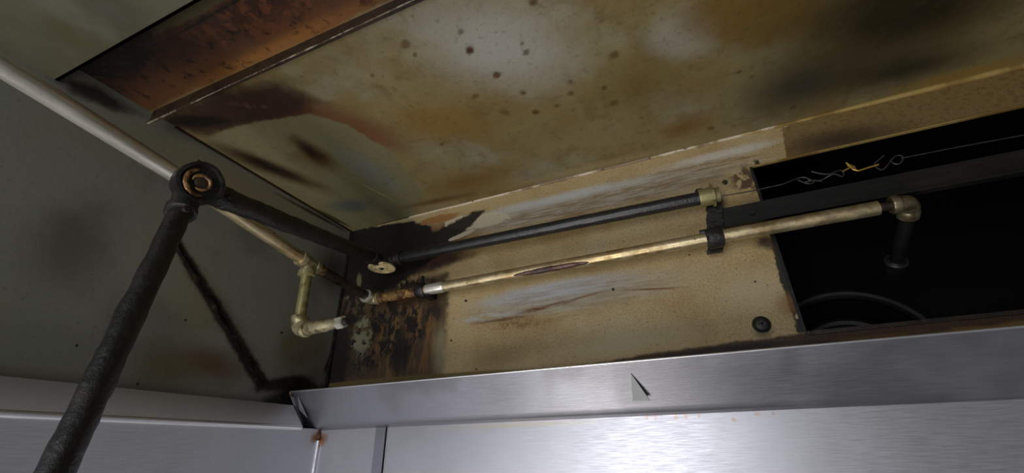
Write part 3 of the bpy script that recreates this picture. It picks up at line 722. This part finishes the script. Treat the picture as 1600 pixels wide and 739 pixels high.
# end connector where the conduit stops
ke = KE - dc * .006
con = cpart(lathe(ke, ke + dc * .034, [(0, .0128), (0, .0160), (.12, .0165), (.62, .0165), (.66, .0132), (1, .0132), (1, .0085), (.8, .0080)], 24), 'end_connector', 'zinc')
cpart(lathe(ke + dc * .021, ke + dc * .025, [(0, .0128), (0, .0215), (1, .0215), (1, .0128)], 8), 'locknut', 'zinc', con, 20)
cpart(lathe(ke - dc * .004 + Vector((0, 0, .013)), ke + dc * .010 + Vector((0, 0, .016)), [(0, .002), (.2, .0055), (.8, .0050), (1, .002)], 12, lump=.001), 'set_screw', 'black', con)
MB_ear = MB().prism([ke + dc * .019 + Vector((0, .002, .012)), ke + dc * .026 + Vector((0, .002, .012)), ke + dc * .022 + Vector((0, .002, .030))],
                    [ke + dc * .019 + Vector((0, -.006, .012)), ke + dc * .026 + Vector((0, -.006, .012)), ke + dc * .022 + Vector((0, -.003, .030))])
cpart(MB_ear, 'lug', 'zinc', con, None)
tag(cr, 'black grease-caked conduit run with two round corner pulleys', 'conduit')

# ------------------------------------------------------------------ bracket, rail, clamps, wire, links, screw
RL = at(1128, 342, 1, .777); RR = Vector((1.40, .777, at(1560, 265, 1, .777).z + .004))
rail = empty('support_rail', RL)
hw = .0205
m = MB(); a, b = RL, RR
m.prism([a + Vector((0, 0, hw)), a + Vector((0, .0035, hw)), a + Vector((0, .0035, -hw)), a + Vector((0, 0, -hw))],
        [b + Vector((0, 0, hw)), b + Vector((0, .0035, hw)), b + Vector((0, .0035, -hw)), b + Vector((0, 0, -hw))])
m.build('web', MAT['dark'], rail, None)
m = MB(); up = Vector((0, 0, -hw * .15))
m.prism([a + Vector((0, -.010, -hw)), a + Vector((0, .0, -hw)), a + Vector((0, .0, -hw + .003)), a + Vector((0, -.010, -hw + .003))],
        [b + Vector((0, -.010, -hw)), b + Vector((0, .0, -hw)), b + Vector((0, .0, -hw + .003)), b + Vector((0, -.010, -hw + .003))])
m.build('lip', MAT['dark'], rail, None)
h = at(1176, 333, 1, .776)
lathe(h, h + Vector((0, -.004, 0)), [(0, .005), (1, .0042)], 6).build('bolt', MAT['black'], rail, 20)
tag(rail, 'dark flat steel rail running across the opening behind the silver pipe', 'rail')

bz0 = at(1118, 320, 1, .764); bz1 = at(1118, 392, 1, .764)
br_ = empty('mounting_bracket', (bz1.x, .764, bz1.z))
m = MB(); n = 24
zt, zb_ = bz0.z + .012, bz1.z
L_, R_ = [], []
for i in range(n + 1):
    z = zt + (zb_ - zt) * i / n; x = bz0.x + (bz1.x - bz0.x) * i / n
    L_.append((x - .0135 - .004 * noise.fractal(Vector((z * 90, 1, 0)), 1, 2, 3), z)); R_.append((x + .0135 + .004 * noise.fractal(Vector((z * 90, 7, 0)), 1, 2, 3), z))
out = L_ + R_[::-1]
m.prism([(x, .7705, z) for x, z in out], [(x, .7765, z) for x, z in out])
m.build('upright', MAT['black'], br_)
c = on(1116)
q = strap(c, dr, .0135, .0118, .0180)
q.build('pipe_strap', MAT['black'], br_)
lathe(c + Vector((-.022, -.004, .013)), c + Vector((-.004, -.004, .010)), [(0, .003), (.5, .005), (1, .006)], 10, lump=.002).build('strap_ear', MAT['black'], br_)
tag(br_, 'black greasy upright bracket strapping the silver pipe under the conduit end', 'bracket')

c = on(659)
pc = empty('pipe_clamp', c)
q = strap(c, dr, .0105, .0118, .0170)
q.build('strap', MAT['black'], pc)
lathe(c + Vector((-.002, .004, .012)), c + Vector((-.003, .004, .036)), [(0, .006), (.3, .0042), (.9, .0040), (1, .0030)], 12, lump=.0012).build('bolt', MAT['black'], pc)
MB().prism([c + Vector((x, y, z)) for x, y, z in ((.004, -.006, -.014), (.030, -.004, -.010), (.030, .002, -.012), (.004, .004, -.018))],
           [c + Vector((x, y, z)) for x, y, z in ((.004, -.006, -.010), (.030, -.004, -.006), (.030, .002, -.007), (.004, .004, -.012))]).build('strap_ear', MAT['black'], pc, None)
MB().box((c.x - .008, c.y + .012, c.z - .008), (c.x + .008, YW, c.z + .008)).build('stand_off', MAT['black'], pc, None)
tag(pc, 'black pipe clamp with upright bolt near the rear corner', 'clamp')

# detection wire with its links, strung across the opening
YWI = .752
W = lambda x, y, dy=0: at(x, y, 1, YWI + dy)
def wire(name, pts, r, label, cat='wire', grp=None, mat='wire', sub=4):
    P = []
    for i in range(len(pts) - 1):
        p0, p1, p2, p3 = [Vector(pts[max(0, min(len(pts) - 1, j))]) for j in (i - 1, i, i + 1, i + 2)]
        for k in range(sub):
            t = k / sub
            P.append(.5 * ((2 * p1) + (p2 - p0) * t + (2 * p0 - 5 * p1 + 4 * p2 - p3) * t * t + (3 * p1 - p0 - 3 * p2 + p3) * t ** 3))
    P.append(Vector(pts[-1]))
    o = MB().sweep(P, r, 8).build(name, MAT[mat], None); return tag(o, label, cat, grp)
wire('detection_wire', [W(1128, 306), W(1160, 301), W(1190, 295), W(1222, 288), W(1240, 281), W(1256, 277), W(1272, 284, -.003), W(1262, 287, .003), W(1247, 281), W(1256, 285, .003),
                        W(1270, 282), W(1284, 283)], .0011, 'thin twisted wire running from the conduit end to the link')
wire('link_loop', [W(1268, 268), W(1280, 271), W(1295, 272), W(1312, 266), W(1318, 270, .003), W(1316, 276), W(1302, 272, -.003), W(1284, 281, .002), W(1270, 283), W(1262, 280)], .0011,
     'small twisted wire loop left of the brass link', 'wire')
fl = empty('fusible_link', W(1330, 262))
for pts, rr, nm in (([W(1316, 268), W(1324, 264), W(1331, 260)], .0012, 'link_plate'), ([W(1322, 254), W(1327, 259), W(1333, 265), W(1341, 267), W(1356, 262), W(1373, 257)], .0013, 'hook')):
    o = MB().sweep(sum([lin(pts[i], pts[i + 1], 3)[:-1] for i in range(len(pts) - 1)], []) + [pts[-1]], rr, 8).build(nm, MAT['brass'], fl)
a, b = W(1323, 257), W(1337, 262)
u = Vector((0, 0, .0035))
MB().prism([a + u, a - u, b - u, b + u], [p + Vector((0, .0012, 0)) for p in (a + u, a - u, b - u, b + u)]).build('link_plate', MAT['brass'], fl, None)
tag(fl, 'small brass fusible link with a hook on the wire', 'link')
wire('wire_hook', [W(1381, 243), W(1374, 249), W(1367, 256, .002), W(1371, 263), W(1379, 265), W(1386, 259), W(1392, 251), W(1399, 244), W(1407, 243), W(1411, 248), W(1405, 256), W(1396, 255), W(1391, 250)], .0012,
     'bent grey wire hook with a round eye right of the brass link')
wire('trailing_wire', [W(1408, 247), W(1440, 241), W(1480, 233), W(1540, 222), W(1600, 211), W(1700, 192), W(1850, 165)], .0010, 'taut thin wire leading off across the black opening to the right')

# screw in the rear wall
c = at(1190, 507, 1, YW)
sc = empty('wall_screw', c)
lathe(c, c + Vector((0, -.006, 0)), [(0, .0128), (.4, .0128), (.8, .0108), (1, .0075)], 24).build('head', MAT['dark'], sc)
for k in (0, 1):
    s_ = (.0065, .0014) if k == 0 else (.0014, .0065)
    MB().box((c.x - s_[0], c.y - .0066, c.z - s_[1]), (c.x + s_[0], c.y - .0055, c.z + s_[1])).build('cross_recess', MAT['black'], sc, None)
lathe(c + Vector((0, -.0012, 0)), c + Vector((0, 0, 0)), [(0, .0138), (1, .0142)], 24).build('washer', MAT['black'], sc)
tag(sc, 'round dark cross-head screw in the tan wall below the opening', 'screw')

# round collar inside the duct
c = at(1335, 560, 1, 1.15)
co = empty('duct_collar', c)
n = Vector((-.15, -1, .25)).normalized()
ringm(c, n, .155, .012).build('flange_ring', MAT['collar'], co)
m = lathe(c, c - n * .10, [(0, .150), (1, .150), (1, .138), (0, .138)], 40); m.f = [q for q in m.f if len(q) == 4]
m.build('sleeve', MAT['collar'], co)
ringm(c - n * .05, n, .105, .014).build('inner_ring', MAT['collar'], co)
lathe(c - n * .085, c - n * .05, [(0, .090), (.3, .090), (1, .03)], 32).build('hub', MAT['collar'], co)
tag(co, 'dim round metal collar deep inside the black opening', 'collar')

# ------------------------------------------------------------------ lift everything from lens level to its height above the floor
for o in COL.objects:
    if o.parent is None and o.type in ('MESH', 'EMPTY'):
        o.location.z += H
